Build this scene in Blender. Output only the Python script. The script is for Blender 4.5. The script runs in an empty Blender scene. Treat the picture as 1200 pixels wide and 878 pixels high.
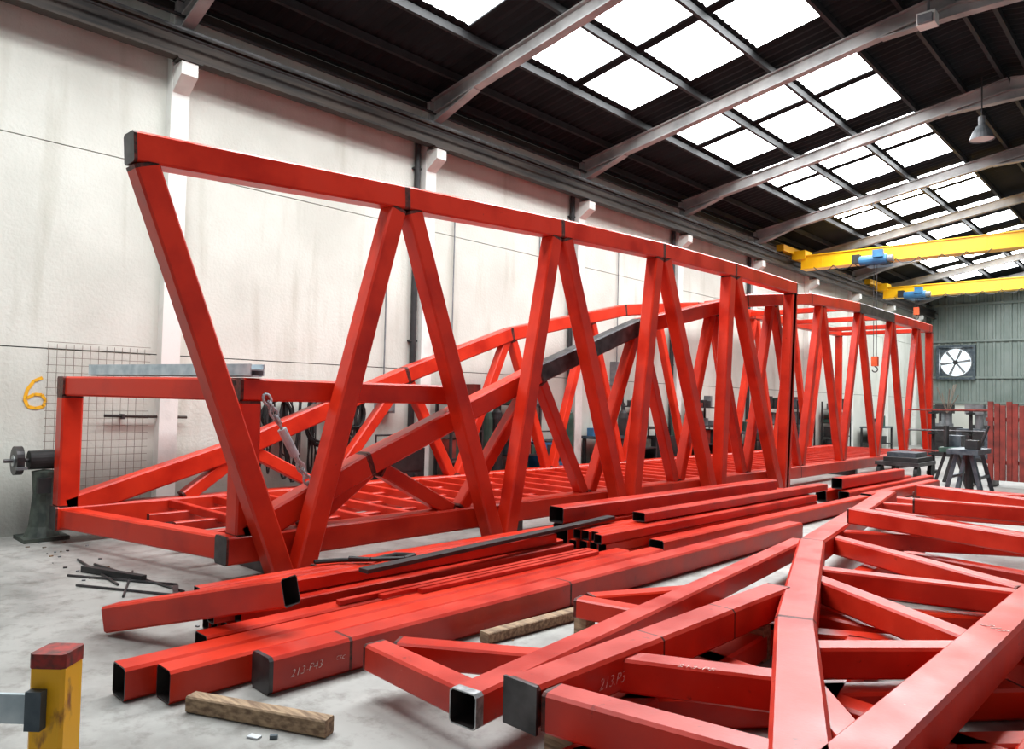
import bpy, math, random
from mathutils import Matrix, Vector
random.seed(7)
S=bpy.context.scene
V=Vector

# ------------------------------------------------------------------ materials
def new_mat(name):
    m=bpy.data.materials.new(name); m.use_nodes=True
    nt=m.node_tree; b=nt.nodes['Principled BSDF']
    return m,nt,b
def noisy(name,c1,c2,scale=4,rough=0.6,metal=0.0,detail=6,lo=0.35,hi=0.65,bump=0.0,bscale=40,rough2=None,spec=0.5,stretch=None,scuff=None):
    m,nt,b=new_mat(name)
    geo=nt.nodes.new('ShaderNodeNewGeometry')
    src=geo.outputs['Position']
    if stretch:
        mp=nt.nodes.new('ShaderNodeMapping'); mp.inputs['Scale'].default_value=stretch
        nt.links.new(src,mp.inputs['Vector']); src=mp.outputs['Vector']
    n=nt.nodes.new('ShaderNodeTexNoise'); n.inputs['Scale'].default_value=scale; n.inputs['Detail'].default_value=detail
    nt.links.new(src,n.inputs['Vector'])
    r=nt.nodes.new('ShaderNodeValToRGB')
    r.color_ramp.elements[0].position=lo; r.color_ramp.elements[0].color=(*c1,1)
    r.color_ramp.elements[1].position=hi; r.color_ramp.elements[1].color=(*c2,1)
    nt.links.new(n.outputs['Fac'],r.inputs['Fac'])
    col=r.outputs['Color']
    for (cc,sc,a,z) in (scuff or []):
        ns=nt.nodes.new('ShaderNodeTexNoise'); ns.inputs['Scale'].default_value=sc; ns.inputs['Detail'].default_value=8; ns.inputs['Roughness'].default_value=0.65
        nt.links.new(geo.outputs['Position'],ns.inputs['Vector'])
        mr=nt.nodes.new('ShaderNodeMapRange'); mr.inputs['From Min'].default_value=a; mr.inputs['From Max'].default_value=z
        nt.links.new(ns.outputs['Fac'],mr.inputs['Value'])
        mx=nt.nodes.new('ShaderNodeMix'); mx.data_type='RGBA'
        nt.links.new(mr.outputs['Result'],mx.inputs[0]); nt.links.new(col,mx.inputs[6]); mx.inputs[7].default_value=(*cc,1)
        col=mx.outputs[2]
    nt.links.new(col,b.inputs['Base Color'])
    b.inputs['Roughness'].default_value=rough; b.inputs['Metallic'].default_value=metal
    b.inputs['Specular IOR Level'].default_value=spec
    if rough2 is not None:
        mr=nt.nodes.new('ShaderNodeMapRange'); mr.inputs['From Min'].default_value=0.3; mr.inputs['From Max'].default_value=0.7
        mr.inputs['To Min'].default_value=rough; mr.inputs['To Max'].default_value=rough2
        nt.links.new(n.outputs['Fac'],mr.inputs['Value']); nt.links.new(mr.outputs['Result'],b.inputs['Roughness'])
    if bump>0:
        n2=nt.nodes.new('ShaderNodeTexNoise'); n2.inputs['Scale'].default_value=bscale; n2.inputs['Detail'].default_value=4
        nt.links.new(geo.outputs['Position'],n2.inputs['Vector'])
        bp=nt.nodes.new('ShaderNodeBump'); bp.inputs['Strength'].default_value=bump; bp.inputs['Distance'].default_value=0.01
        nt.links.new(n2.outputs['Fac'],bp.inputs['Height']); nt.links.new(bp.outputs['Normal'],b.inputs['Normal'])
    return m
M={}
M['red']=noisy('red_primer_paint',(0.42,0.014,0.005),(0.62,0.030,0.009),2.2,0.28,bump=0.04,bscale=60,rough2=0.40,lo=0.3,hi=0.55,spec=0.38,scuff=[((0.10,0.012,0.008),14,0.68,0.77)])
M['red2']=noisy('red_primer_dusty',(0.40,0.014,0.006),(0.60,0.032,0.012),3,0.28,bump=0.05,bscale=50,rough2=0.44,lo=0.3,hi=0.65,spec=0.5,scuff=[((0.09,0.010,0.008),11,0.65,0.75),((0.6,0.25,0.2),24,0.68,0.8)])
M['weld']=noisy('burnt_weld_steel',(0.03,0.012,0.010),(0.16,0.03,0.022),22,0.5,metal=0.4,bump=0.4)
M['raw']=noisy('raw_mill_steel',(0.035,0.034,0.036),(0.10,0.095,0.098),6,0.42,metal=0.6)
M['rawlight']=noisy('ground_bare_steel',(0.25,0.27,0.28),(0.5,0.52,0.53),30,0.4,metal=0.7)
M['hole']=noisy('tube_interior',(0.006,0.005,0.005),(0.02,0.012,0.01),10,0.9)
M['galv']=noisy('galvanised_steel',(0.38,0.47,0.52),(0.60,0.68,0.71),9,0.4,metal=0.2)
M['white']=noisy('white_painted_concrete',(0.62,0.62,0.58),(0.76,0.76,0.72),3,0.8,bump=0.2,lo=0.3,hi=0.5)
M['rust']=noisy('rusty_girder',(0.010,0.008,0.007),(0.055,0.038,0.028),3,0.6,metal=0.2,stretch=(1,0.3,4))
M['frame']=noisy('grey_painted_rafter',(0.22,0.215,0.21),(0.42,0.41,0.40),2,0.55)
M['dark']=noisy('dark_steel_paint',(0.010,0.010,0.011),(0.028,0.027,0.028),5,0.6)
M['purlin']=noisy('black_purlin',(0.005,0.005,0.006),(0.012,0.012,0.013),5,0.7)
M['roof']=noisy('dark_fibre_roof_sheet',(0.004,0.005,0.006),(0.011,0.012,0.014),1.2,0.85,spec=0.2)
M['clad']=noisy('grey_green_cladding',(0.14,0.18,0.16),(0.21,0.25,0.23),1.0,0.55)
M['yellow']=noisy('crane_yellow_paint',(0.85,0.44,0.003),(0.95,0.54,0.006),1.5,0.4)
M['yellow2']=noisy('chipped_yellow_paint',(0.28,0.09,0.02),(0.92,0.46,0.006),16,0.45,lo=0.28,hi=0.38,stretch=(1,1,0.4))
M['redtop']=noisy('chipped_red_cap',(0.10,0.02,0.015),(0.40,0.02,0.012),25,0.6)
M['blue']=noisy('blue_machine_paint',(0.02,0.10,0.22),(0.03,0.16,0.32),5,0.45)
M['green']=noisy('green_machine_paint',(0.02,0.06,0.045),(0.04,0.10,0.075),6,0.5)
M['olive']=noisy('grimy_grey_green_casting',(0.03,0.04,0.035),(0.09,0.11,0.09),9,0.6)
M['grey']=noisy('grey_machine_paint',(0.12,0.13,0.14),(0.22,0.23,0.24),6,0.5)
M['steelblue']=noisy('blue_grey_steel',(0.05,0.07,0.09),(0.12,0.15,0.17),8,0.45,metal=0.4)
M['wood']=noisy('weathered_timber',(0.16,0.10,0.06),(0.40,0.28,0.17),6,0.8,stretch=(1,8,8),bump=0.3)
M['rubber']=noisy('black_rubber',(0.008,0.008,0.008),(0.02,0.02,0.02),10,0.6)
M['orange']=noisy('orange_paint',(0.7,0.08,0.02),(0.8,0.12,0.03),5,0.5)
M['chalk']=noisy('chalk_mark',(0.50,0.18,0.15),(0.85,0.75,0.7),60,0.9,lo=0.4,hi=0.55)
M['ypaint']=noisy('yellow_wall_paint',(0.80,0.38,0.01),(0.88,0.46,0.02),20,0.8)
M['paper']=noisy('litter_paper',(0.5,0.53,0.56),(0.7,0.72,0.74),20,0.8)
M['brownred']=noisy('oxide_red_panel',(0.16,0.022,0.015),(0.32,0.04,0.028),5,0.6)
M['wire']=noisy('rusty_wire',(0.16,0.13,0.10),(0.30,0.26,0.21),8,0.6,metal=0.2)

def emit(name,col,st):
    m=bpy.data.materials.new(name); m.use_nodes=True; nt=m.node_tree; nt.nodes.clear()
    e=nt.nodes.new('ShaderNodeEmission'); o=nt.nodes.new('ShaderNodeOutputMaterial')
    e.inputs['Color'].default_value=(*col,1); e.inputs['Strength'].default_value=st
    nt.links.new(e.outputs[0],o.inputs[0]); return m
M['sky']=emit('translucent_rooflight',(0.95,0.985,1.0),20)
M['fanlight']=emit('daylight_behind_fan',(0.85,0.95,1.0),1.6)

def wall_mat():
    m,nt,b=new_mat('painted_precast_wall')
    N=nt.nodes.new; L=nt.links.new
    geo=N('ShaderNodeNewGeometry')
    n1=N('ShaderNodeTexNoise'); n1.inputs['Scale'].default_value=0.8; n1.inputs['Detail'].default_value=8
    L(geo.outputs['Position'],n1.inputs['Vector'])
    mp=N('ShaderNodeMapping'); mp.inputs['Scale'].default_value=(1,4,0.5); L(geo.outputs['Position'],mp.inputs['Vector'])
    n2=N('ShaderNodeTexNoise'); n2.inputs['Scale'].default_value=1.0; n2.inputs['Detail'].default_value=8; L(mp.outputs['Vector'],n2.inputs['Vector'])
    r1=N('ShaderNodeValToRGB'); r1.color_ramp.elements[0].position=0.3; r1.color_ramp.elements[0].color=(0.54,0.545,0.49,1)
    r1.color_ramp.elements[1].position=0.6; r1.color_ramp.elements[1].color=(0.66,0.67,0.61,1); L(n1.outputs['Fac'],r1.inputs['Fac'])
    r2=N('ShaderNodeValToRGB'); r2.color_ramp.elements[0].position=0.25; r2.color_ramp.elements[0].color=(0.84,0.83,0.80,1)
    r2.color_ramp.elements[1].position=0.45; r2.color_ramp.elements[1].color=(1,1,1,1); L(n2.outputs['Fac'],r2.inputs['Fac'])
    mx=N('ShaderNodeMix'); mx.data_type='RGBA'; mx.blend_type='MULTIPLY'; mx.inputs[0].default_value=1
    L(r1.outputs['Color'],mx.inputs[6]); L(r2.outputs['Color'],mx.inputs[7])
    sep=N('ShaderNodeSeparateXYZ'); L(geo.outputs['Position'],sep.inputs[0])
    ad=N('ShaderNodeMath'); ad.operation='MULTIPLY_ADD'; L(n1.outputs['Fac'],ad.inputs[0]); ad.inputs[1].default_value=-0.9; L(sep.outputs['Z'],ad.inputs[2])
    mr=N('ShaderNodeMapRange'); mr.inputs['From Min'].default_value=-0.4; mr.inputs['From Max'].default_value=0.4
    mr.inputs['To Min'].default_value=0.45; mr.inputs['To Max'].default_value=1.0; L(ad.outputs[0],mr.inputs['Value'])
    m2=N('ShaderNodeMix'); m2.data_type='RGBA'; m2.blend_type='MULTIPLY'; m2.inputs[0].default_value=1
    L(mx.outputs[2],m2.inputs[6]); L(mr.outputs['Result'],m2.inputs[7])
    L(m2.outputs[2],b.inputs['Base Color']); b.inputs['Roughness'].default_value=0.85
    n3=N('ShaderNodeTexNoise'); n3.inputs['Scale'].default_value=25; L(geo.outputs['Position'],n3.inputs['Vector'])
    bp=N('ShaderNodeBump'); bp.inputs['Strength'].default_value=0.25; bp.inputs['Distance'].default_value=0.02; L(n3.outputs['Fac'],bp.inputs['Height']); L(bp.outputs['Normal'],b.inputs['Normal'])
    return m
M['plaster']=wall_mat()
def floor_mat():
    m,nt,b=new_mat('worn_concrete_floor')
    N=nt.nodes.new; L=nt.links.new
    geo=N('ShaderNodeNewGeometry')
    n1=N('ShaderNodeTexNoise'); n1.inputs['Scale'].default_value=0.8; n1.inputs['Detail'].default_value=10; n1.inputs['Roughness'].default_value=0.68
    L(geo.outputs['Position'],n1.inputs['Vector'])
    r1=N('ShaderNodeValToRGB'); r1.color_ramp.elements[0].position=0.36; r1.color_ramp.elements[0].color=(0.20,0.198,0.185,1)
    r1.color_ramp.elements[1].position=0.56; r1.color_ramp.elements[1].color=(0.37,0.366,0.345,1); L(n1.outputs['Fac'],r1.inputs['Fac'])
    n2=N('ShaderNodeTexNoise'); n2.inputs['Scale'].default_value=6; n2.inputs['Detail'].default_value=9; n2.inputs['Roughness'].default_value=0.7; L(geo.outputs['Position'],n2.inputs['Vector'])
    r2=N('ShaderNodeValToRGB'); r2.color_ramp.elements[0].position=0.32; r2.color_ramp.elements[0].color=(0.62,0.60,0.58,1)
    r2.color_ramp.elements[1].position=0.5; r2.color_ramp.elements[1].color=(1,1,1,1); L(n2.outputs['Fac'],r2.inputs['Fac'])
    mx=N('ShaderNodeMix'); mx.data_type='RGBA'; mx.blend_type='MULTIPLY'; mx.inputs[0].default_value=1
    L(r1.outputs['Color'],mx.inputs[6]); L(r2.outputs['Color'],mx.inputs[7]); L(mx.outputs[2],b.inputs['Base Color'])
    mr=N('ShaderNodeMapRange'); mr.inputs['From Min'].default_value=0.35; mr.inputs['From Max'].default_value=0.65; mr.inputs['To Min'].default_value=0.38; mr.inputs['To Max'].default_value=0.6
    L(n1.outputs['Fac'],mr.inputs['Value']); L(mr.outputs['Result'],b.inputs['Roughness'])
    bp=N('ShaderNodeBump'); bp.inputs['Strength'].default_value=0.12; bp.inputs['Distance'].default_value=0.01; L(n2.outputs['Fac'],bp.inputs['Height']); L(bp.outputs['Normal'],b.inputs['Normal'])
    return m
M['conc']=floor_mat()

# ------------------------------------------------------------------ mesh builder
class B:
    def __init__(s): s.v=[]; s.f=[]; s.m=[]; s.mats=[]
    def mi(s,k):
        if k not in s.mats: s.mats.append(k)
        return s.mats.index(k)
    def face(s,idx,k): s.f.append(idx); s.m.append(s.mi(k))
    def quad(s,ps,k):
        n=len(s.v); s.v+= [tuple(p) for p in ps]; s.face(list(range(n,n+len(ps))),k)
    def box(s,c,d,k,rz=0.0):
        c=V(c); X=V((math.cos(rz),math.sin(rz),0))*d[0]/2; Y=V((-math.sin(rz),math.cos(rz),0))*d[1]/2; Z=V((0,0,d[2]/2))
        n=len(s.v)
        for sx,sy,sz in [(-1,-1,-1),(1,-1,-1),(1,1,-1),(-1,1,-1),(-1,-1,1),(1,-1,1),(1,1,1),(-1,1,1)]:
            s.v.append(tuple(c+X*sx+Y*sy+Z*sz))
        for q in [(0,3,2,1),(4,5,6,7),(0,1,5,4),(1,2,6,5),(2,3,7,6),(3,0,4,7)]: s.face([n+i for i in q],k)
    def frame_(s,p0,p1,up):
        d=(p1-p0).normalized(); u=V(up)
        if abs(d.dot(u))>0.98: u=V((0,1,0))
        x=d.cross(u).normalized(); y=x.cross(d).normalized()
        return d,x,y
    def ring(s,c,x,y,w,h,ch):
        a=w/2;b=h/2
        P=[(-a+ch,-b),(a-ch,-b),(a,-b+ch),(a,b-ch),(a-ch,b),(-a+ch,b),(-a,b-ch),(-a,-b+ch)]
        n=len(s.v)
        for px,py in P: s.v.append(tuple(c+x*px+y*py))
        return list(range(n,n+8))
    def beam(s,p0,p1,w,h=None,k='red',segs=None,open0=False,open1=False,up=(0,0,1),band=0.0,endk='weld',ch=None):
        if h is None: h=w
        p0=V(p0);p1=V(p1);Ln=(p1-p0).length;d,x,y=s.frame_(p0,p1,up)
        if ch is None: ch=min(w,h)*0.09
        ov=list(segs or [])
        if band>0: ov+= [(0,band,'weld'),(Ln-band,Ln,'weld')]
        pts=sorted(set([0,Ln]+[max(0,min(Ln,q)) for o in ov for q in o[:2]]))
        rings=[s.ring(p0+d*t,x,y,w,h,ch) for t in pts]
        for i in range(len(pts)-1):
            mid=(pts[i]+pts[i+1])/2; kk=k
            for o in ov:
                if o[0]<=mid<=o[1]: kk=o[2]
            for j in range(8):
                j2=(j+1)%8
                s.face([rings[i][j],rings[i][j2],rings[i+1][j2],rings[i+1][j]],kk)
        for r,c,sg,op in ((rings[0],p0,1,open0),(rings[-1],p1,-1,open1)):
            if not op:
                s.face(list(r) if sg<0 else list(reversed(r)),endk if endk else k)
            else:
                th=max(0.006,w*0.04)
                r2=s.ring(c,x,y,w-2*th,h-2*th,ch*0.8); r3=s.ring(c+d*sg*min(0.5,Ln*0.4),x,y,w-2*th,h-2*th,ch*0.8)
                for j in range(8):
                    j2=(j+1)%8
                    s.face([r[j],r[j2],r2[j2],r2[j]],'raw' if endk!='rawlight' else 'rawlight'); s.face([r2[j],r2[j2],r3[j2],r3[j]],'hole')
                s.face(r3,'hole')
    def ibeam(s,p0,p1,w,h,k,tf=0.02,up=(0,0,1)):
        p0=V(p0);p1=V(p1);d,x,y=s.frame_(p0,p1,up)
        s.bar(p0+y*(h/2-tf/2),p1+y*(h/2-tf/2),w,tf,k,up); s.bar(p0-y*(h/2-tf/2),p1-y*(h/2-tf/2),w,tf,k,up); s.bar(p0,p1,tf,h-2*tf,k,up)
    def bar(s,p0,p1,w,h,k,up=(0,0,1)):
        p0=V(p0);p1=V(p1);d,x,y=s.frame_(p0,p1,up)
        n=len(s.v)
        for p in (p0,p1):
            for a,b in ((-1,-1),(1,-1),(1,1),(-1,1)): s.v.append(tuple(p+x*a*w/2+y*b*h/2))
        for q in [(0,1,5,4),(1,2,6,5),(2,3,7,6),(3,0,4,7),(0,3,2,1),(4,5,6,7)]: s.face([n+i for i in q],k)
    def cyl(s,p0,p1,r,k,r1=None,n=14,caps=True):
        p0=V(p0);p1=V(p1);d,x,y=s.frame_(p0,p1,(0,0,1))
        if r1 is None:r1=r
        b=len(s.v)
        for p,rr in ((p0,r),(p1,r1)):
            for i in range(n):
                a=2*math.pi*i/n; s.v.append(tuple(p+x*math.cos(a)*rr+y*math.sin(a)*rr))
        for i in range(n):
            j=(i+1)%n; s.face([b+i,b+j,b+n+j,b+n+i],k)
        if caps: s.face([b+i for i in range(n)][::-1],k); s.face([b+n+i for i in range(n)],k)
    def lathe(s,c,prof,k,n=20,axis='z'):
        b=len(s.v)
        for r,z in prof:
            for i in range(n):
                a=2*math.pi*i/n
                if axis=='z': p=(c[0]+r*math.cos(a),c[1]+r*math.sin(a),c[2]+z)
                elif axis=='x': p=(c[0]+z,c[1]+r*math.cos(a),c[2]+r*math.sin(a))
                else: p=(c[0]+r*math.cos(a),c[1]+z,c[2]+r*math.sin(a))
                s.v.append(p)
        for q in range(len(prof)-1):
            for i in range(n):
                j=(i+1)%n; s.face([b+q*n+i,b+q*n+j,b+(q+1)*n+j,b+(q+1)*n+i],k)
    def tube(s,pts,r,k,n=7):
        for a,b in zip(pts[:-1],pts[1:]): s.cyl(a,b,r,k,n=n,caps=False)
    def link(s,c,d,side,L,W,r,k):
        c=V(c); pts=[]
        for i in range(13):
            a=2*math.pi*i/12; pts.append(c+V(d)*math.cos(a)*L/2+V(side)*math.sin(a)*W/2)
        s.tube(pts,r,k,n=6)
    def obj(s,name,parent=None):
        me=bpy.data.meshes.new(name); me.from_pydata(s.v,[],s.f)
        for k in s.mats: me.materials.append(M[k])
        me.polygons.foreach_set('material_index',s.m); me.update()
        o=bpy.data.objects.new(name,me); S.collection.objects.link(o)
        if parent: o.parent=parent
        return o
def sagpts(a,b,sag,n=10,side=0,skew=0.0):
    a=V(a);b=V(b);o=[]
    for i in range(n+1):
        t=i/n; p=a.lerp(b,t); q=4*t*(1-t); p.z-=sag*(q**0.7 if 0<t<1 else 0); p.x+=side*math.sin(t*math.pi); p.y+=skew*math.sin(t*math.pi*2); o.append(p)
    return o
def text(name,body,loc,rot,size,mat,parent=None):
    cu=bpy.data.curves.new(name,'FONT'); cu.body=body; cu.size=size; cu.shear=0.3; cu.extrude=0.0005; cu.offset=-0.0012; cu.materials.append(M[mat])
    o=bpy.data.objects.new(name,cu); S.collection.objects.link(o); o.location=loc; o.rotation_euler=rot
    if parent:o.parent=parent
    return o

# ------------------------------------------------------------------ room
YE=37.3; XW=-9.4; XR=4.2; Y0=-4.0; RX=-2.6
def roofz(x):
    return 6.56+0.17*(x-XW) if x<=RX else 6.56+0.17*(RX-XW)-0.17*(x-RX)
b=B(); b.box(((XW+XR)/2-0.2,(Y0+YE)/2,-0.1),(XR-XW+0.6,YE-Y0+0.4,0.2),'conc'); b.obj('floor')
b=B()
b.box((XW-0.14,(Y0+YE)/2,3.35),(0.2,YE-Y0,6.7),'dark')
for z0,z1 in ((0,2.04),(2.052,4.35),(4.362,6.7)):
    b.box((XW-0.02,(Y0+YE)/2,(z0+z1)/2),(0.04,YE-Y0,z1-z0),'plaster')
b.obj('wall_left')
colY=[-0.35,3.7,7.75,11.75,15.6,19.6,23.5,27.4,31.3,35.2]
for y in colY:
    b=B(); b.box((XW+0.075,y,3.15),(0.15,0.22,6.3),'white')
    n=len(b.v)
    for yy in (y-0.10,y+0.10):
        for x,z in ((XW+0.15,5.28),(XW+0.40,5.44),(XW+0.40,5.60),(XW+0.15,5.60)): b.v.append((x,yy,z))
    for q in [(0,1,2,3),(7,6,5,4),(0,4,5,1),(1,5,6,2),(2,6,7,3)]: b.face([n+i for i in q],'white')
    b.obj('wall_column')
for y in (7.75,11.75,15.6,19.6):
    b=B(); yy=y-0.22; b.cyl((XW+0.07,yy,0.3),(XW+0.07,yy,6.1),0.05,'dark')
    for z in (1,2.5,4,5.3): b.box((XW+0.05,yy,z),(0.09,0.14,0.03),'dark')
    b.obj('drainpipe')
b=B(); b.box(((XW+XR)/2,YE+0.1,0.93),(XR-XW,0.2,1.86),'plaster'); 
xs=[];x=XW
while x<XR: xs+= [(x,0),(x+0.16,0),(x+0.19,0.04),(x+0.27,0.04)]; x+=0.30
n=len(b.v)
for x,dy in xs: b.v.append((x,YE-dy,1.84)); b.v.append((x,YE-dy,roofz(x)))
for i in range(len(xs)-1): b.face([n+2*i,n+2*i+2,n+2*i+3,n+2*i+1],'clad')
b.obj('wall_far')
b=B()
for z in (1.9,3.0,4.6,6.2): b.box(((XW+XR)/2,YE-0.07,z),(XR-XW,0.06,0.10),'clad')
for x in (-5.2,-1.0,3): b.box((x,YE-0.12,3.3),(0.2,0.2,6.6),'clad')
b.obj('trim_far_rails')
sk=[(-7.60,-6.60),(-6.40,-5.40),(-5.22,-4.22)]
rows=[]
for y in colY[:-1]: rows+= [(y+0.25,y+1.62),(y+1.88,y+3.25)]
b=B()
xb=sorted(set([XW-0.1,RX]+[q for s_ in sk for q in s_]))
yb=[]
y=Y0
while y<YE+0.2: yb.append(y); y+=0.1
def inrow(ym): return any(a<=ym<=c for a,c in rows)
cols={}
xx=xb+[XR]
for xi,x in enumerate(xx):
    for yi,y in enumerate(yb):
        cols[(xi,yi)]=len(b.v); b.v.append((x,y,roofz(x)+ (0.03 if (yi%2) else 0)))
for xi in range(len(xx)-1):
    hole=any(abs(xx[xi]-a)<1e-6 and abs(xx[xi+1]-c)<1e-6 for a,c in sk)
    for yi in range(len(yb)-1):
        if hole and inrow((yb[yi]+yb[yi+1])/2): continue
        b.face([cols[(xi,yi)],cols[(xi,yi+1)],cols[(xi+1,yi+1)],cols[(xi+1,yi)]],'roof')
b.obj('ceiling')
b=B()
for a,c in sk:
    for r0,r1 in rows:
        b.quad([(a-0.02,r0-0.06,roofz(a-0.02)+0.035),(c+0.02,r0-0.06,roofz(c+0.02)+0.035),(c+0.02,r1+0.06,roofz(c+0.02)+0.035),(a-0.02,r1+0.06,roofz(a-0.02)+0.035)],'sky')
b.obj('window_rooflights')
b=B()
for x in (-9.2,-8.6,-7.72,-6.50,-5.31,-4.12,-3.3,-2.7,-2.3,-1.2,0.0,1.2,2.4,3.6):
    b.box((x,(Y0+YE)/2,roofz(x)-0.065),(0.06,YE-Y0,0.11),'purlin')
b.obj('trim_purlins')
for y in colY:
    b=B(); o=0.26
    pL=V((XW+0.2,y,roofz(XW+0.2)-o)); pR=V((RX,y,roofz(RX)-o)); pE=V((XR,y,roofz(XR)-o))
    b.ibeam(pL,pR,0.15,0.24,'frame',0.022); b.ibeam(pR,pE,0.15,0.24,'frame',0.022)
    for P,Q in ((pL,pL+(pR-pL).normalized()*1.0),(pR,pR+(pL-pR).normalized()*1.0),(pR,pR+(pE-pR).normalized()*1.0)):
        n=len(b.v)
        for yy in (y-0.012,y+0.012):
            b.v+= [(P.x,yy,P.z-0.12),(P.x,yy,P.z-0.28),(Q.x,yy,Q.z-0.12)]
        b.face([n,n+1,n+2],'frame'); b.face([n+5,n+4,n+3],'frame')
        b.bar((P.x,y,P.z-0.28),(Q.x,y,Q.z-0.13),0.15,0.02,'frame')
    b.box((pL.x-0.05,y,pL.z-0.12),(0.08,0.2,0.4),'frame')
    b.obj('roof_rafter')
b=B(); b.box((XW+0.06,(Y0+YE)/2,6.36),(0.12,YE-Y0,0.10),'rust'); b.box((XW+0.04,(Y0+YE)/2,6.56),(0.08,YE-Y0,0.16),'purlin')
b.cyl((XW+0.24,Y0,6.22),(XW+0.24,YE,6.22),0.022,'dark'); b.obj('trim_eave_beam')
b=B(); xg=XW+0.33
b.ibeam((xg,Y0,5.80),(xg,YE,5.80),0.16,0.34,'rust',0.03); b.box((xg,(Y0+YE)/2,6.0),(0.05,YE-Y0,0.05),'raw')
b.cyl((xg+0.14,Y0,5.86),(xg+0.14,YE,5.86),0.015,'rubber',n=6)
for y in colY: b.box((xg,y,5.615),(0.18,0.3,0.02),'rust')
b.obj('crane_runway_girder')

# ------------------------------------------------------------------ overhead cranes
def crane(y,name,trolley_x,hoist):
    b=B(); z=5.80
    x0=XW+0.65; x1=XR-0.2; hh=0.38
    b.box(((x0+x1)/2,y,z),(x1-x0,0.34,hh),'yellow')
    b.box(((x0+x1)/2,y,z+hh/2),(x1-x0,0.42,0.025),'yellow'); b.box(((x0+x1)/2,y,z-hh/2),(x1-x0,0.42,0.025),'yellow')
    for i in range(12): b.box((x0+0.6+i*1.02,y-0.173,z),(0.02,0.01,hh-0.02),'yellow')
    b.box((XW+0.37,y,6.15),(0.22,2.0,0.18),'yellow'); b.box((XW+0.6,y,6.02),(0.4,0.5,0.26),'yellow')
    for yy in (y-0.85,y+0.85): b.cyl((XW+0.27,yy,6.1),(XW+0.39,yy,6.1),0.075,'raw')
    t=trolley_x
    b.box((t,y,z-0.26),(0.6,0.45,0.08),'blue'); b.cyl((t-0.4,y-0.30,z-0.16),(t+0.3,y-0.30,z-0.16),0.13,'blue')
    b.cyl((t+0.3,y-0.30,z-0.16),(t+0.45,y-0.30,z-0.16),0.09,'grey'); b.box((t-0.5,y-0.3,z-0.1),(0.2,0.18,0.24),'rubber')
    b.box((t+0.1,y-0.42,z-0.02),(0.26,0.12,0.2),'blue')
    zh=hoist
    for dx in (-0.04,0.04): b.cyl((t+dx,y-0.3,z-0.26),(t+dx,y-0.3,zh+0.25),0.008,'raw',n=6)
    b.box((t,y-0.3,zh+0.15),(0.16,0.12,0.26),'orange')
    hk=[V((t,y-0.3,zh+0.02))]+[V((t+0.07*math.sin(a),y-0.3,zh-0.07+0.07*math.cos(a))) for a in [i*0.5 for i in range(0,10)]]
    b.tube(hk,0.015,'raw')
    for i in range(8):
        xa=x0+0.4+i*0.55; b.tube(sagpts((xa,y-0.24,z-0.18),(xa+0.55,y-0.24,z-0.18),0.14,6),0.012,'rubber',n=5)
    b.obj(name)
crane(21.7,'overhead_crane',-6.65,2.7)
crane(29.2,'overhead_crane',-7.6,4.9)

b=B(); c=(-2.95,15.2,6.42)
b.lathe(c,[(0.20,0.0),(0.19,0.03),(0.15,0.14),(0.09,0.24),(0.05,0.27)],'grey'); b.lathe(c,[(0.0,0.03),(0.19,0.02)],'white')
b.cyl((c[0],c[1],c[2]+0.25),(c[0],c[1],c[2]+0.42),0.06,'grey'); b.cyl((c[0],c[1],c[2]+0.42),(c[0],c[1],roofz(c[0])-0.1),0.012,'dark')
b.obj('high_bay_lamp')
b=B(); b.box((-2.9,11.5,7.12),(0.24,0.20,0.18),'white'); b.box((-2.9,11.38,7.10),(0.18,0.06,0.12),'grey'); b.cyl((-2.9,11.55,7.2),(-2.9,11.55,7.5),0.02,'grey'); b.obj('ceiling_junction_box')

b=B(); fx,fz=-8.2,3.66; y=YE-0.1
for dx,dz,w,h in ((0,0.70,1.52,0.10),(0,-0.70,1.52,0.10),(0.71,0,0.10,1.30),(-0.71,0,0.10,1.30)): b.box((fx+dx,y,fz+dz),(w,0.16,h),'steelblue')
b.quad([(fx-0.66,y+0.03,fz-0.66),(fx+0.66,y+0.03,fz-0.66),(fx+0.66,y+0.03,fz+0.66),(fx-0.66,y+0.03,fz+0.66)],'fanlight')
b.lathe((fx,y-0.02,fz),[(0.60,0),(0.64,0),(0.64,0.04),(0.60,0.04)],'grey',n=28,axis='y')
for sx in (-1,1):
    for sz in (-1,1):
        P=[V((fx+sx*0.66,y+0.01,fz+sz*0.66))]+[V((fx+sx*0.64*math.cos(a),y+0.01,fz+sz*0.64*math.sin(a))) for a in [i*math.pi/12 for i in range(7)]]
        b.quad(P,'steelblue')
for i in range(6):
    a=i*math.pi/3+0.2; ca,sa=math.cos(a),math.sin(a); pa=V((-sa,0,ca)); d=V((ca,0,sa)); o=V((fx,y-0.01,fz))
    b.quad([o+d*0.08-pa*0.03,o+d*0.58-pa*0.10+V((0,-0.03,0)),o+d*0.58+pa*0.02,o+d*0.08+pa*0.03],'grey')
b.cyl((fx,y-0.08,fz),(fx,y+0.02,fz),0.10,'dark'); b.obj('wall_exhaust_fan')

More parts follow.
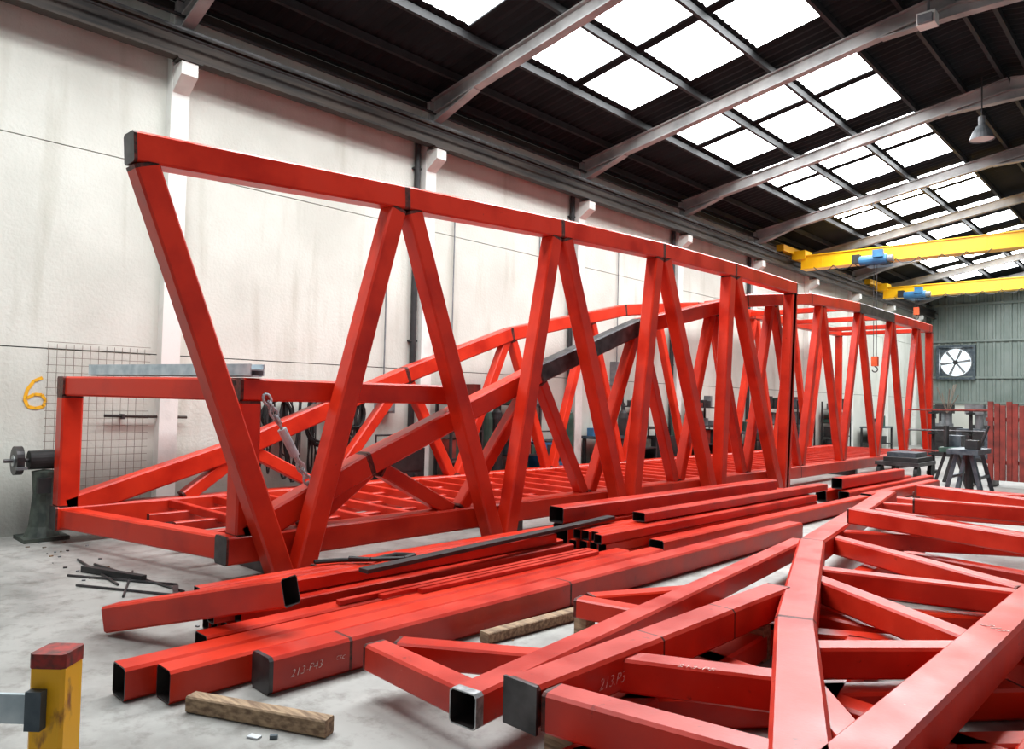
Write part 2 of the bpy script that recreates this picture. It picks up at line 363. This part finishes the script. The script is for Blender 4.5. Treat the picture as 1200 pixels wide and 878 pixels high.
# ------------------------------------------------------------------ bridge truss
xn,xf=-6.08,-8.68
prof=[(2.95,0.36),(4.35,0.93),(6.86,1.92),(9.08,2.70),(12.4,3.45),(15.3,3.82),(18.2,3.94),(24.4,3.96)]
def pz(y):
    for (a,za),(c,zc) in zip(prof[:-1],prof[1:]):
        if a<=y<=c: return za+(zc-za)*(y-a)/(c-a)
    return prof[-1][1]
b=B(); zc=0.27
for x in (xn,xf):
    ys=2.90 if x==xn else 2.34; yp=ys+(0.18 if x==xn else 0.12)
    b.beam((x,ys,zc),(x,24.5,zc),0.22,0.24,segs=[(0,0.02,'weld'),(5.9,5.93,'weld'),(11.9,11.93,'weld')],endk='raw')
    pr=[(yp,prof[0][1])]+prof[1:]
    for (ya,za),(yc,zd) in zip(pr[:-1],pr[1:]):
        k='red'; segs=[]
        Ln=math.hypot(yc-ya,zd-za)
        if x==xn and abs(ya-6.86)<.01: k='raw'
        if x==xn and abs(ya-18.2)<.01: segs=[(0,2.6,'raw'),(5.9,5.95,'weld')]
        b.beam((x,ya,za),(x,yc,zd),0.20,0.23,k=k,segs=segs,band=0.03 if k=='red' else 0.0)
    b.beam((x,yp,0.38),(x,yp,1.53),0.2,band=0.02,up=(0,1,0))
    ye=5.42 if x==xn else 5.9
    b.beam((x,yp-0.1,1.63),(x,ye,1.63),0.2,0.2,band=0.03)
    bots=[3.6,5.55,7.9,10.2,12.5,14.95,17.25,19.6,21.95,24.25]; tops=[4.45,6.86,9.08,11.3,13.6,16.0,18.4,20.8,23.1]
    for i,t in enumerate(tops):
        for q in (bots[i],bots[i+1]):
            sg=0.07 if q>t else -0.07
            b.beam((x,t+sg,pz(t)-0.1),(x,q-sg,zc+0.1),0.15,0.15,band=0.025,up=(1,0,0))
    b.beam((x,24.42,zc+0.1),(x,24.42,3.86),0.18,band=0.03,up=(0,1,0))
b.beam((xn,3.08,1.63),(xf,2.46,1.63),0.2,band=0.08); b.beam((xn,3.02,zc),(xf,2.44,zc),0.16,0.2,segs=[(0,0.14,'raw')])
for y in (15.6,18.0,20.4,22.8,24.42): b.beam((xn-0.1,y,3.92),(xf+0.1,y,3.92),0.12)
y=3.5
while y<24.2:
    b.beam((xn-0.1,y,0.33),(xf+0.1,y,0.33),0.07,0.09,k='red2'); y+=0.52
for x in (-6.75,-7.4,-8.05): b.beam((x,3.05,0.27),(x,24.3,0.27),0.08,0.10,k='red2')
for y in (3.4,6.5,10,14,18,22,24.2):
    b.box(((xn+xf)/2,y,0.075),(2.8,0.14,0.15),'raw')
# chain with turnbuckle bracing the end bay (part of the bridge)
p=V((-5.97,3.22,1.55)); q=V((-5.97,3.70,0.72)); d=(q-p).normalized(); L=(q-p).length
s1=V((1,0,0)); s2=d.cross(s1)
b.cyl(p+d*0.30,p+d*0.58,0.04,'galv'); b.cyl(p+d*0.2,p+d*0.66,0.014,'rawlight')
t=0.0; i=0
while t<L:
    if t<0.24 or t>0.62: b.link(p+d*t,d,s1 if i%2 else s2,0.10,0.07,0.012,'galv')
    t+=0.07; i+=1
b.obj('footbridge_truss')

xp=-5.83
topn=[(1.97,3.40),(4.52,3.56),(6.92,3.70),(9.22,3.80),(11.45,3.84),(13.95,3.84)]
b=B()
for (ya,za),(yc,zd) in zip(topn[:-1],topn[1:]):
    b.beam((xp,ya,za),(xp,yc,zd),0.2,0.23,segs=[(0,0.025,'weld'),(math.hypot(yc-ya,zd-za)-0.04,99,'weld')],endk='raw')
botn=[3.42,6.02,8.5,11.0,13.45]
for i,q in enumerate(botn):
    t0=topn[i]; t1=topn[i+1]
    b.beam((xp,t0[0]+0.10,t0[1]-0.10),(xp,q-0.09,0.02),0.19,0.19,up=(1,0,0),band=0.03)
    b.beam((xp,t1[0]-0.10,t1[1]-0.12),(xp,q+0.09,0.02),0.19,0.19,up=(1,0,0),band=0.03)
b.beam((xp,13.9,3.74),(xp,13.62,0.02),0.19,band=0.03,up=(1,0,0))
b.obj('warren_truss_panel')

b=B(); a0=V((-8.25,2.56,1.80)); a1=V((-5.95,3.11,1.80)); n_=V((-0.233,0.973,0))
b.bar(a0,a1,0.14,0.012,'galv'); b.bar(a0-n_*0.07,a1-n_*0.07,0.012,0.10,'galv'); b.bar(a0+n_*0.07,a1+n_*0.07,0.012,0.10,'galv')
b.bar(a0+V((0,0,-0.055)),a1+V((0,0,-0.055)),0.10,0.012,'galv'); b.obj('galvanised_channel')

# ------------------------------------------------------------------ loose tubes, left pile
def tubeobj(name,p0,p1,w,h=None,k='red',o0=True,o1=True,**kw):
    b=B(); b.beam(p0,p1,w,h,k=k,open0=o0,open1=o1,**kw); return b.obj(name)
tubeobj('steel_box_tube',(-3.72,2.02,0.10),(-3.66,8.9,0.10),0.19,0.195,k='red2',o0=False,endk='raw',segs=[(0,0.025,'raw'),(0.5,0.52,'weld'),(2.5,2.52,'weld')])
tubeobj('steel_box_tube',(-3.94,1.60,0.09),(-3.96,6.3,0.09),0.17,0.17)
tubeobj('steel_box_tube',(-4.13,1.45,0.09),(-4.15,6.0,0.09),0.17,0.17)
tubeobj('steel_box_tube',(-4.36,1.98,0.09),(-4.36,5.8,0.09),0.16,0.16)
tubeobj('steel_box_tube',(-5.32,3.35,0.105),(-5.12,12.3,0.105),0.2,0.2,band=0.02)
tubeobj('steel_box_tube',(-5.28,1.80,0.10),(-3.98,2.34,0.43),0.15,0.17)
b=B()
for i in range(4):
    for j in range(3 if i<3 else 2):
        yo=random.uniform(-0.12,0.15)
        b.beam((-4.93+i*0.105,2.3+yo,0.05+j*0.101),(-4.90+i*0.105,5.7+yo,0.05+j*0.101),0.095,0.095,k=random.choice(['red','red2']),open0=True,open1=True)
b.obj('small_tube_stack')
b=B()
b.bar((-4.46,3.2,0.335),(-4.66,5.9,0.345),0.10,0.03,'dark'); b.bar((-4.66,5.9,0.345),(-4.72,6.6,0.35),0.10,0.03,'dark'); b.obj('steel_flat_bar')
b=B()
b.tube([V((-4.95,3.1,0.33)),V((-4.9,3.3,0.325)),V((-4.75,3.5,0.325)),V((-4.8,3.75,0.325)),V((-4.68,3.85,0.325)),V((-4.62,3.7,0.33)),V((-4.72,3.45,0.34)),V((-4.86,3.35,0.34))],0.018,'rubber'); b.obj('lifting_sling')
b=B()
for i in range(3): b.bar((-4.32+i*0.07,2.9+0.3*i,0.192),(-4.30+i*0.07,5.6,0.192),0.05,0.03,'red2')
b.obj('narrow_red_bars')
b=B()
b.beam((-4.99,6.0,0.40),(-4.82,10.8,0.40),0.2,0.17,open0=True,k='red2')
for i in range(4):
    for j in range(3):
        b.beam((-4.68+i*0.105,5.95+random.uniform(-.1,.1),0.05+j*0.1),(-4.56+i*0.105,11.0,0.05+j*0.1),0.095,0.095,k='red',open0=True)
b.beam((-4.97,6.05,0.155),(-4.85,11.3,0.155),0.2,0.31,k='red',open0=True)
b.beam((-4.15,6.6,0.10),(-4.02,12.5,0.10),0.18,0.18,open0=True)
b.beam((-4.5,6.8,0.36),(-4.35,11.6,0.36),0.16,0.10,open0=True,k='red2')
b.obj('box_tube_stack')
b=B()
for i,(x,y0,y1,z) in enumerate([(-4.75,12.6,17,0.1),(-4.45,12.8,17.5,0.1),(-4.1,12.8,16.5,.1),(-4.6,12.9,16,.3)]):
    b.beam((x,y0,z),(x+0.1,y1,z),0.18,0.18,open0=True)
b.obj('box_tube_bundle')

def timber(name,p0,p1,w,h):
    b=B(); b.beam(p0,p1,w,h,k='wood',endk='wood'); return b.obj(name)
timber('timber_bearer',(-3.74,1.66,0.043),(-3.02,2.0,0.043),0.08,0.08)
timber('timber_bearer',(-3.46,3.45,0.04),(-3.38,4.6,0.04),0.09,0.07)

# ------------------------------------------------------------------ lying arched truss, right
b=B(); z=0.30
A0=V((-3.41,11.6,z)); A1=V((-2.62,6.75,z)); A2=V((-1.72,4.2,z)); A3=V((-0.85,2.15,z))
E0=V((-0.93,1.6,z)); E1=V((-0.86,6.5,z)); E2=V((-1.3,12.5,z))
for P,Q in ((A0,A1),(A1,A2),(A2,A3)): b.beam(P,Q,0.22,0.2,segs=[(0,0.02,'weld'),((Q-P).length-0.02,99,'weld')],k='red2')
for P,Q in ((E0,E1),(E1,E2)): b.beam(P,Q,0.21,0.2,k='red2',open0=True)
web=[((-3.2,10.3),(-1.15,11.0)),((-3.12,9.7),(-1.2,8.9)),((-2.75,7.6),(-1.12,8.7)),((-2.66,7.3),(-0.96,6.3)),((-2.25,5.75),(-0.96,6.1)),((-2.15,5.5),(-0.95,4.7)),((-1.55,3.85),(-0.95,4.5)),((-1.35,3.4),(-0.95,2.9))]
for p,q in web: b.beam((p[0],p[1],z-0.01),(q[0],q[1],z-0.01),0.15,0.16,band=0.02,k='red2')
b.obj('arched_truss_frame')
b=B()
b.beam((-2.13,2.36,0.315),(-2.10,4.85,0.315),0.18,0.18,band=0.02,endk='raw',k='red2',segs=[(0.95,0.965,'weld'),(1.7,1.715,'weld')])
b.box((-2.13,2.35,0.31),(0.19,0.014,0.20),'raw')
b.beam((-2.04,2.44,0.30),(-1.0,2.62,0.30),0.15,0.17,band=0.02,k='red2')
b.beam((-2.1,3.0,0.30),(-1.4,3.35,0.30),0.14,0.16,band=0.02,k='red2')
b.box((-2.10,2.62,0.115),(0.16,0.1,0.22),'wood'); b.box((-2.1,4.5,0.115),(0.16,0.1,0.22),'wood')
b.obj('truss_end_section')
b=B()
b.beam((-2.39,2.26,0.24),(-2.92,7.2,0.23),0.155,0.155,open0=True,endk='rawlight',segs=[(0,0.05,'rawlight')],k='red2')
b.beam((-3.28,2.44,0.21),(-2.48,2.40,0.21),0.14,0.14,band=0.02,k='red2')
b.beam((-3.24,2.56,0.21),(-2.56,3.0,0.21),0.13,0.13,band=0.02)
b.beam((-3.12,4.0,0.21),(-2.62,4.1,0.21),0.13,0.13,band=0.02)
b.beam((-3.1,4.1,0.21),(-2.7,4.9,0.21),0.13,0.13,band=0.02)
for p in ((-3.0,2.72),(-2.45,3.0),(-2.7,5.0),(-3.1,4.05)): b.box((p[0],p[1],0.07),(0.10,0.10,0.139),'wood')
b.obj('secondary_chord_frame')
b=B(); zl=0.09
for p,q,w in [((-2.25,2.9),(-0.75,4.7),.16),((-2.2,3.9),(-0.6,3.7),.16),((-2.2,4.6),(-0.5,5.6),.16),((-1.9,2.1),(-1.85,3.0),.15),((-2.4,5.3),(-.5,5.15),.16),((-2.5,6.6),(-.4,7.2),.16),((-2.6,8.2),(-.3,7.8),.16),((-1.9,2.5),(-.3,2.0),.15),((-1.7,2.9),(-.4,3.1),.15),((-1.6,4.9),(-1.1,2.0),.15),((-2.6,5.0),(-.6,6.5),.15),((-1.2,3.3),(-.3,4.3),.14)]:
    b.beam((p[0],p[1],zl),(q[0],q[1],zl),w,0.16,band=0.02,k='red')
b.beam((-0.55,1.4,zl),(-0.45,12,zl),0.18,0.17); b.beam((-2.0,2.7,zl),(-2.35,9.0,zl),0.16,0.16)
b.obj('lattice_frame')
b=B()
for p,q,zz in [((-3.9,12.9),(-0.9,12.6),.1),((-3.7,14.0),(-.6,13.6),.1),((-3.2,12.2),(-0.5,14.5),.28),((-3.9,15.2),(-.4,15.2),.1),((-2.9,11.2),(-.2,10.0),.482),((-2.5,9.4),(-.2,9.9),.482),((-2.7,8.0),(-.2,7.2),.482)]:
    b.beam((p[0],p[1],zz),(q[0],q[1],zz),0.15,0.16,band=0.02,k='red2')
b.obj('bracing_tubes')

# chalk marks
H=math.pi/2
text('chalk_marking','213.P31',(-2.025,2.76,0.285),(H,0.04,H),0.075,'chalk')
text('chalk_marking','csc',(-2.022,3.14,0.30),(H,-0.08,H),0.065,'chalk')
text('chalk_marking','213-P43',(-3.618,2.14,0.07),(H,-0.06,H),0.06,'chalk')
text('chalk_marking','csc',(-3.614,2.42,0.10),(H,0.1,H),0.05,'chalk')
text('chalk_marking','213',(-0.95,4.85,0.402),(0,0,-0.55),0.09,'chalk')
text('chalk_marking','213-P5',(-1.80,3.05,0.386),(0,0,0.45),0.06,'chalk')

# ------------------------------------------------------------------ bollard
b=B(); c=(-2.70,0.76); rz=0.75
b.beam((c[0],c[1],0.0),(c[0],c[1],0.72),0.11,0.11,k='yellow2',up=(-math.sin(rz),math.cos(rz),0),endk='yellow2'); b.beam((c[0],c[1],0.72),(c[0],c[1],0.765),0.114,0.114,k='redtop',endk='redtop',up=(-math.sin(rz),math.cos(rz),0))
b.box((c[0],c[1],0.01),(0.26,0.26,0.02),'raw',rz=rz)
d=V((-math.cos(rz),-math.sin(rz),0)); p=V((c[0],c[1],0.60))
b.bar(p+d*0.0+V((0.045,-0.045,0)),p+d*0.5+V((0.045,-0.045,0)),0.015,0.09,'galv'); b.box(tuple(p+d*0.02+V((0.052,-0.052,0))),(0.05,0.03,0.12),'steelblue',rz=rz)
b.obj('yellow_bollard')

# ------------------------------------------------------------------ left wall stuff
b=B()
y=2.42
while y<3.5: b.cyl((XW+0.05,y,0.25),(XW+0.03,y,2.1),0.003,'wire',n=4,caps=False); y+=0.085
z=0.25
while z<2.12: b.cyl((XW+0.045,2.4,z),(XW+0.045,3.5,z),0.003,'wire',n=4,caps=False); z+=0.085
b.obj('wire_mesh_panel')
pts=[(0.16,0.34),(0.08,0.30),(0.02,0.20),(0.0,0.10),(0.03,0.02),(0.10,0.0),(0.18,0.02),(0.20,0.09),(0.16,0.15),(0.09,0.155),(0.02,0.11)]
b=B()
for (a0,c0),(a1,c1) in zip(pts[:-1],pts[1:]):
    b.bar((XW+0.004,2.22+a0,1.38+c0),(XW+0.004,2.22+a1,1.38+c1),0.006,0.034,'ypaint',up=(0,-(c1-c0),(a1-a0)))
b.obj('painted_wall_number')
b=B(); b.cyl((XW+0.08,3.0,1.3),(XW+0.08,3.95,1.28),0.018,'rust'); b.box((XW+0.06,3.2,1.29),(0.1,0.03,0.06),'raw'); b.obj('wall_pipe')
b=B(); c=(-9.06,2.30)
b.box((c[0],c[1]+0.05,0.02),(0.42,0.42,0.04),'olive')
b.lathe((c[0],c[1]+0.05,0.04),[(0.17,0),(0.13,0.1),(0.10,0.45),(0.12,0.68),(0.0,0.70)],'olive',n=12)
b.cyl((c[0],c[1]-0.10,0.84),(c[0],c[1]+0.18,0.84),0.10,'dark',n=20); b.cyl((c[0],c[1]-0.32,0.84),(c[0],c[1]+0.34,0.84),0.02,'raw')
for dy in (-0.20,0.28):
    b.cyl((c[0],c[1]+dy-0.035,0.84),(c[0],c[1]+dy+0.035,0.84),0.15,'raw',n=24); b.cyl((c[0],c[1]+dy-0.045,0.84),(c[0],c[1]+dy-0.036,0.84),0.06,'rawlight')
    b.box((c[0]+0.16,c[1]+dy,0.77),(0.10,0.09,0.025),'grey')
b.box((c[0]+0.12,c[1]+0.02,0.58),(0.08,0.12,0.16),'dark'); b.obj('pedestal_grinder')
b=B()
hooks=[4.75,5.05,5.3,5.7,5.95,6.25,6.45]
for y in hooks: b.cyl((XW,y,1.62),(XW+0.16,y,1.64),0.012,'raw')
for i in range(34):
    y0=random.choice(hooks)+random.uniform(-.05,.05); w=random.choice([0.03,0.06,0.1,0.16,0.3])*random.uniform(.7,1.3); zt=random.uniform(1.5,1.66)
    b.tube(sagpts((XW+random.uniform(.06,.14),y0,zt),(XW+random.uniform(.06,.16),y0+w,zt-random.uniform(0,.12)),random.uniform(0.25,1.15),12,random.uniform(0,.05),random.uniform(-.06,.06)),random.choice([0.011,0.016,0.022]),random.choice(['rubber','rubber','dark']))
for y,z,r in ((5.15,1.3,.26),(5.85,1.2,.32),(6.4,1.35,.22)):
    for k_ in range(6):
        rr=r*random.uniform(.85,1.05); cy=y+random.uniform(-.03,.03); cz=z+random.uniform(-.04,.04)
        b.tube([V((XW+0.1+0.015*k_,cy+rr*0.8*math.cos(a),cz+rr*math.sin(a))) for a in [2*math.pi*q/16 for q in range(17)]],0.013,'rubber')
b.obj('hanging_cable_coils')
def ebox(y,z,w,h,k='grey'):
    b=B(); X=XW+0.004; b.box((X+0.07,y,z),(0.14,w,h),k); b.box((X+0.147,y,z),(0.01,w*0.85,h*0.88),k); b.cyl((X+0.15,y+w*0.3,z),(X+0.17,y+w*0.3,z),0.015,'dark'); b.box((X+0.155,y-w*0.15,z+h*0.2),(0.008,w*0.3,h*0.2),'dark'); b.cyl((X+0.03,y,z+h/2),(X+0.03,y,4.9),0.012,'grey',n=6); b.obj('electrical_cabinet')
ebox(7.0,1.55,0.3,0.42,'grey'); ebox(8.4,2.1,0.25,0.36,'white'); ebox(13.2,2.2,0.4,0.5,'grey'); ebox(10.6,1.7,0.4,0.5,'grey')
def welder(x,y,k):
    b=B(); b.box((x,y,0.5),(0.40,0.75,0.62),k); b.box((x+0.203,y,0.62),(0.01,0.6,0.3),'dark'); b.box((x,y,0.83),(0.36,0.6,0.03),'dark')
    for dy in (-0.3,0.3):
        for dx in (-0.15,0.15): b.cyl((x+dx-0.03,y+dy,0.1),(x+dx+0.03,y+dy,0.1),0.1,'rubber')
    b.cyl((x-0.15,y-0.3,1.0),(x-0.15,y+0.3,1.0),0.015,'raw')
    for dy in (-0.3,0.3): b.cyl((x-0.15,y+dy,0.82),(x-0.15,y+dy,1.0),0.015,'raw')
    for i in range(3): b.cyl((x+0.2,y-0.2+i*0.2,0.4),(x+0.225,y-0.2+i*0.2,0.4),0.03,'orange' if i==1 else 'raw')
    b.obj('welding_machine')
welder(-9.1,7.1,'dark'); welder(-9.1,10.7,'blue'); welder(-9.1,14.6,'dark'); welder(-9.1,17.4,'dark')
def cylr(x,y,k):
    b=B(); b.lathe((x,y,0),[(0.0,0.0),(0.11,0.0),(0.115,0.03),(0.115,1.25),(0.09,1.36),(0.045,1.42),(0.04,1.5),(0.0,1.5)],k,n=18); b.cyl((x,y,1.48),(x,y,1.58),0.02,'raw'); b.cyl((x-0.05,y,1.54),(x+0.05,y,1.54),0.012,'raw'); b.obj('gas_cylinder')
cylr(-9.15,9.05,'green'); cylr(-9.15,9.31,'dark'); cylr(-9.15,11.3,'green'); cylr(-9.1,13.1,'dark'); cylr(-9.1,15.25,'green')
def shelf(y,L,H=1.75):
    b=B(); x=-9.12; random.seed(int(y*7))
    for sx in (-0.18,0.18):
        for sy in (-L/2,L/2): b.bar((x+sx,y+sy,0),(x+sx,y+sy,H),0.04,0.04,'dark')
    for z in (0.15,0.6,1.05,1.5):
        if z>H: continue
        b.box((x,y,z),(0.4,L,0.03),'dark')
        yy=y-L/2+0.05
        while yy<y+L/2-0.12:
            w=min(random.uniform(.08,.22),y+L/2-yy-0.02); h=random.uniform(.1,.36)
            if random.random()<.7: b.box((x,yy+w/2,z+0.015+h/2),(random.uniform(.15,.32),w,h),random.choice(['dark','grey','raw','steelblue','green','brownred','olive','dark']))
            else: b.cyl((x,yy+w/2,z+0.015),(x,yy+w/2,z+0.015+h),w/2,random.choice(['dark','raw','grey','blue']),n=10)
            yy+=w+random.uniform(0.01,.05)
    b.obj('tool_shelf')
shelf(8.4,0.7); shelf(9.88,0.7); shelf(13.75,0.8); shelf(16.5,0.9); shelf(20.3,0.9); shelf(22.5,1.3); shelf(25.5,1.6)
def bench(x,y,L,W=0.5):
    b=B(); lx,ly=(W,L)
    b.box((x,y,0.86),(lx,ly,0.06),'steelblue'); b.box((x,y,0.25),(lx*0.9,ly*0.9,0.03),'dark')
    for sx in (-1,1):
        for sy in (-1,1): b.bar((x+sx*(lx/2-0.05),y+sy*(ly/2-0.05),0),(x+sx*(lx/2-0.05),y+sy*(ly/2-0.05),0.84),0.06,0.06,'dark')
    random.seed(int(y*10))
    for i in range(9):
        yy=y+random.uniform(-ly*0.42,ly*0.42); h=random.uniform(0.08,0.45)
        if i%2: b.box((x+random.uniform(-.08,.08),yy,0.89+h/2),(0.15,random.uniform(.1,.3),h),random.choice(['dark','grey','green','blue']))
        else: b.cyl((x,yy,0.89),(x,yy,0.89+h),random.uniform(.03,.08),random.choice(['dark','raw','orange']))
    b.box((x,y,0.4),(lx*0.7,ly*0.5,0.26),'dark')
    b.obj('steel_workbench')
bench(-9.1,12.4,0.9,0.45); bench(-9.05,18.6,1.3); bench(-9.05,29.4,2.2)
b=B()
for dy in (0,0.42): b.bar((XW+0.58,21.1+dy,0.0),(XW+0.3,21.1+dy,3.0),0.03,0.07,'galv')
for i in range(1,11):
    t=i/11; b.cyl((XW+0.58-0.28*t,21.1,3.0*t),(XW+0.58-0.28*t,21.52,3.0*t),0.015,'galv',n=6)
b.obj('aluminium_ladder')

# ------------------------------------------------------------------ right background
b=B(); c=V((-3.3,16.0,0))
for sx in (-1,1):
    for sy in (-1,1): b.bar(c+V((sx*0.3,sy*0.45,0)),c+V((sx*0.12,sy*0.4,0.78)),0.07,0.07,'steelblue')
    b.bar(c+V((sx*0.22,-0.42,0.35)),c+V((sx*0.22,0.42,0.35)),0.05,0.05,'steelblue')
b.box(tuple(c+V((0,0,0.82))),(0.5,1.1,0.09),'steelblue'); b.cyl(c+V((0,0,0.1)),c+V((0,0,0.8)),0.07,'dark'); b.box(tuple(c+V((0.1,-0.2,0.95))),(0.2,0.3,0.16),'dark')
b.cyl(c+V((0.1,0.3,0.86)),c+V((0.25,0.35,1.3)),0.025,'raw')
b.obj('welding_trestle')
b=B(); c=V((-3.95,17.9,0))
for sx in (-1,1):
    for sy in (-1,1): b.bar(c+V((sx*0.3,sy*0.4,0)),c+V((sx*0.1,sy*0.35,0.7)),0.06,0.06,'dark')
b.box(tuple(c+V((0,0,0.75))),(0.4,1.0,0.1),'green'); b.box(tuple(c+V((0,0.1,0.92))),(0.25,0.4,0.24),'steelblue'); b.cyl(c+V((-0.1,-0.3,0.8)),c+V((-0.1,-0.3,1.25)),0.05,'dark')
b.obj('pipe_vise_stand')
b=B(); c=V((-2.95,18.4,0))
for i in range(9): b.beam(c+V((-0.45+i*0.11,0.02*(i%2),0.12)),c+V((-0.45+i*0.11,0.02*(i%2),1.78-0.04*(i%3))),0.10,0.06,k='brownred',endk='brownred',up=(0,1,0))
b.box(tuple(c+V((0,0.08,0.5))),(1.1,0.05,0.08),'brownred'); b.box(tuple(c+V((0,0.08,1.4))),(1.1,0.05,0.08),'brownred')
for sx in (-0.4,0.4): b.box(tuple(c+V((sx,0,0.06))),(0.08,0.7,0.12),'raw')
b.obj('red_panel_stack')
b=B(); c=V((-4.6,20.5,0))
for sx in (-0.4,0.4):
    b.bar(c+V((sx,0,0)),c+V((sx,0,1.6)),0.07,0.07,'dark'); b.box(tuple(c+V((sx,0,0.04))),(0.1,0.8,0.08),'dark')
    for zz in (0.5,1.0,1.5): b.bar(c+V((sx,-0.35,zz)),c+V((sx,0.35,zz)),0.05,0.05,'dark')
for i in range(14):
    zz=random.choice([0.56,1.06,1.56]); yy=random.uniform(-.3,.3)
    b.cyl(c+V((-0.9,yy,zz)),c+V((0.9,yy,zz+random.uniform(0,.05))),0.02,random.choice(['raw','wire','brownred']),n=6)
for i in range(7): b.cyl(c+V((-0.1,0,1.5)),c+V((random.uniform(-.5,.3),random.uniform(-.3,.3),random.uniform(1.9,2.3))),0.012,'wire',n=5)
b.obj('bar_storage_rack')
for i,(x,y) in enumerate([(-6.4,33.5),(-8.2,34.5),(-4.3,32),(-6.6,28.5),(-5.3,26.5)]):
    ks=['grey','green','blue','dark','grey'][i]
    b=B(); b.box((x,y,0.55),(0.9,0.7,0.9),['dark','grey','green','dark','steelblue'][i]); b.box((x,y-0.36,0.7),(0.6,0.02,0.4),'dark'); b.cyl((x+0.1,y,1.0),(x+0.1,y,1.7),0.12,'grey'); b.box((x,y,1.6),(0.5,0.4,0.3),ks); b.box((x,y,0.06),(1.1,0.9,0.12),'dark'); b.cyl((x-0.1,y-0.2,1.2),(x-0.1,y-0.2,1.5),0.04,'raw'); b.obj('drilling_machine')
b=B(); c=V((-5.1,18.6,0)); b.box(tuple(c+V((0,0,0.35))),(0.9,1.4,0.08),'raw'); b.box(tuple(c+V((0.05,0,0.44))),(0.7,1.2,0.1),'dark'); b.box(tuple(c+V((0,0.1,0.54))),(0.6,0.9,0.1),'steelblue')
for sx in (-.38,.38):
    for sy in (-.55,.55): b.cyl(c+V((sx-.04,sy,.16)),c+V((sx+.04,sy,.16)),0.16,'rubber'); b.cyl(c+V((sx,sy,.16)),c+V((sx,sy,.32)),0.03,'raw')
b.obj('plate_trolley')

b=B()
for p,q in [((-7.4,2.35),(-5.95,2.55)),((-7.1,2.05),(-6.2,2.6)),((-7.7,2.3),(-6.5,2.25)),((-6.7,2.0),(-5.9,2.45)),((-6.9,2.5),(-6.1,2.15))]:
    b.cyl((p[0],p[1],0.012),(q[0],q[1],0.012),0.01,'raw',n=6)
b.bar((-7.2,2.2,0.03),(-6.5,2.45,0.03),0.05,0.05,'dark'); b.bar((-6.1,2.55,0.02),(-5.75,2.4,0.02),0.04,0.03,'raw')
b.obj('loose_rebar')
random.seed(5)
b=B()
for i in range(40):
    x=random.uniform(-9.0,-6.8) if i<26 else random.uniform(-5.5,-2.3); y=random.uniform(2.1,2.6) if i<26 else random.uniform(0.9,4.5)
    s=random.uniform(0.006,0.016)*(1.3 if i<25 else 1)
    b.box((x,y,s*0.3),(s,s*1.6,s*0.6),random.choice(['raw','grey','wood','wire']),rz=random.random()*3)
b.box((-3.24,1.74,0.005),(0.06,0.035,0.010),'paper',rz=0.4); b.box((-3.17,1.80,0.009),(0.035,0.02,0.018),'steelblue',rz=0.9)
b.obj('floor_litter')

# ------------------------------------------------------------------ light
w=bpy.data.worlds.new('world'); S.world=w; w.use_nodes=True
bg=w.node_tree.nodes['Background']; bg.inputs['Color'].default_value=(0.92,0.96,1.0,1); bg.inputs['Strength'].default_value=0.30
try: S.view_settings.view_transform='Standard'
except Exception: pass

cd=bpy.data.cameras.new('camera'); cam=bpy.data.objects.new('camera',cd); S.collection.objects.link(cam)
cd.sensor_width=36; cd.lens=26.01; cd.clip_start=0.05; cd.clip_end=200
R=Matrix.Rotation(math.radians(43.4),4,'Z')@Matrix.Rotation(math.radians(91.9),4,'X')@Matrix.Rotation(math.radians(1.3),4,'Z')
cam.matrix_world=Matrix.Translation((0,0,1.6))@R
S.camera=cam
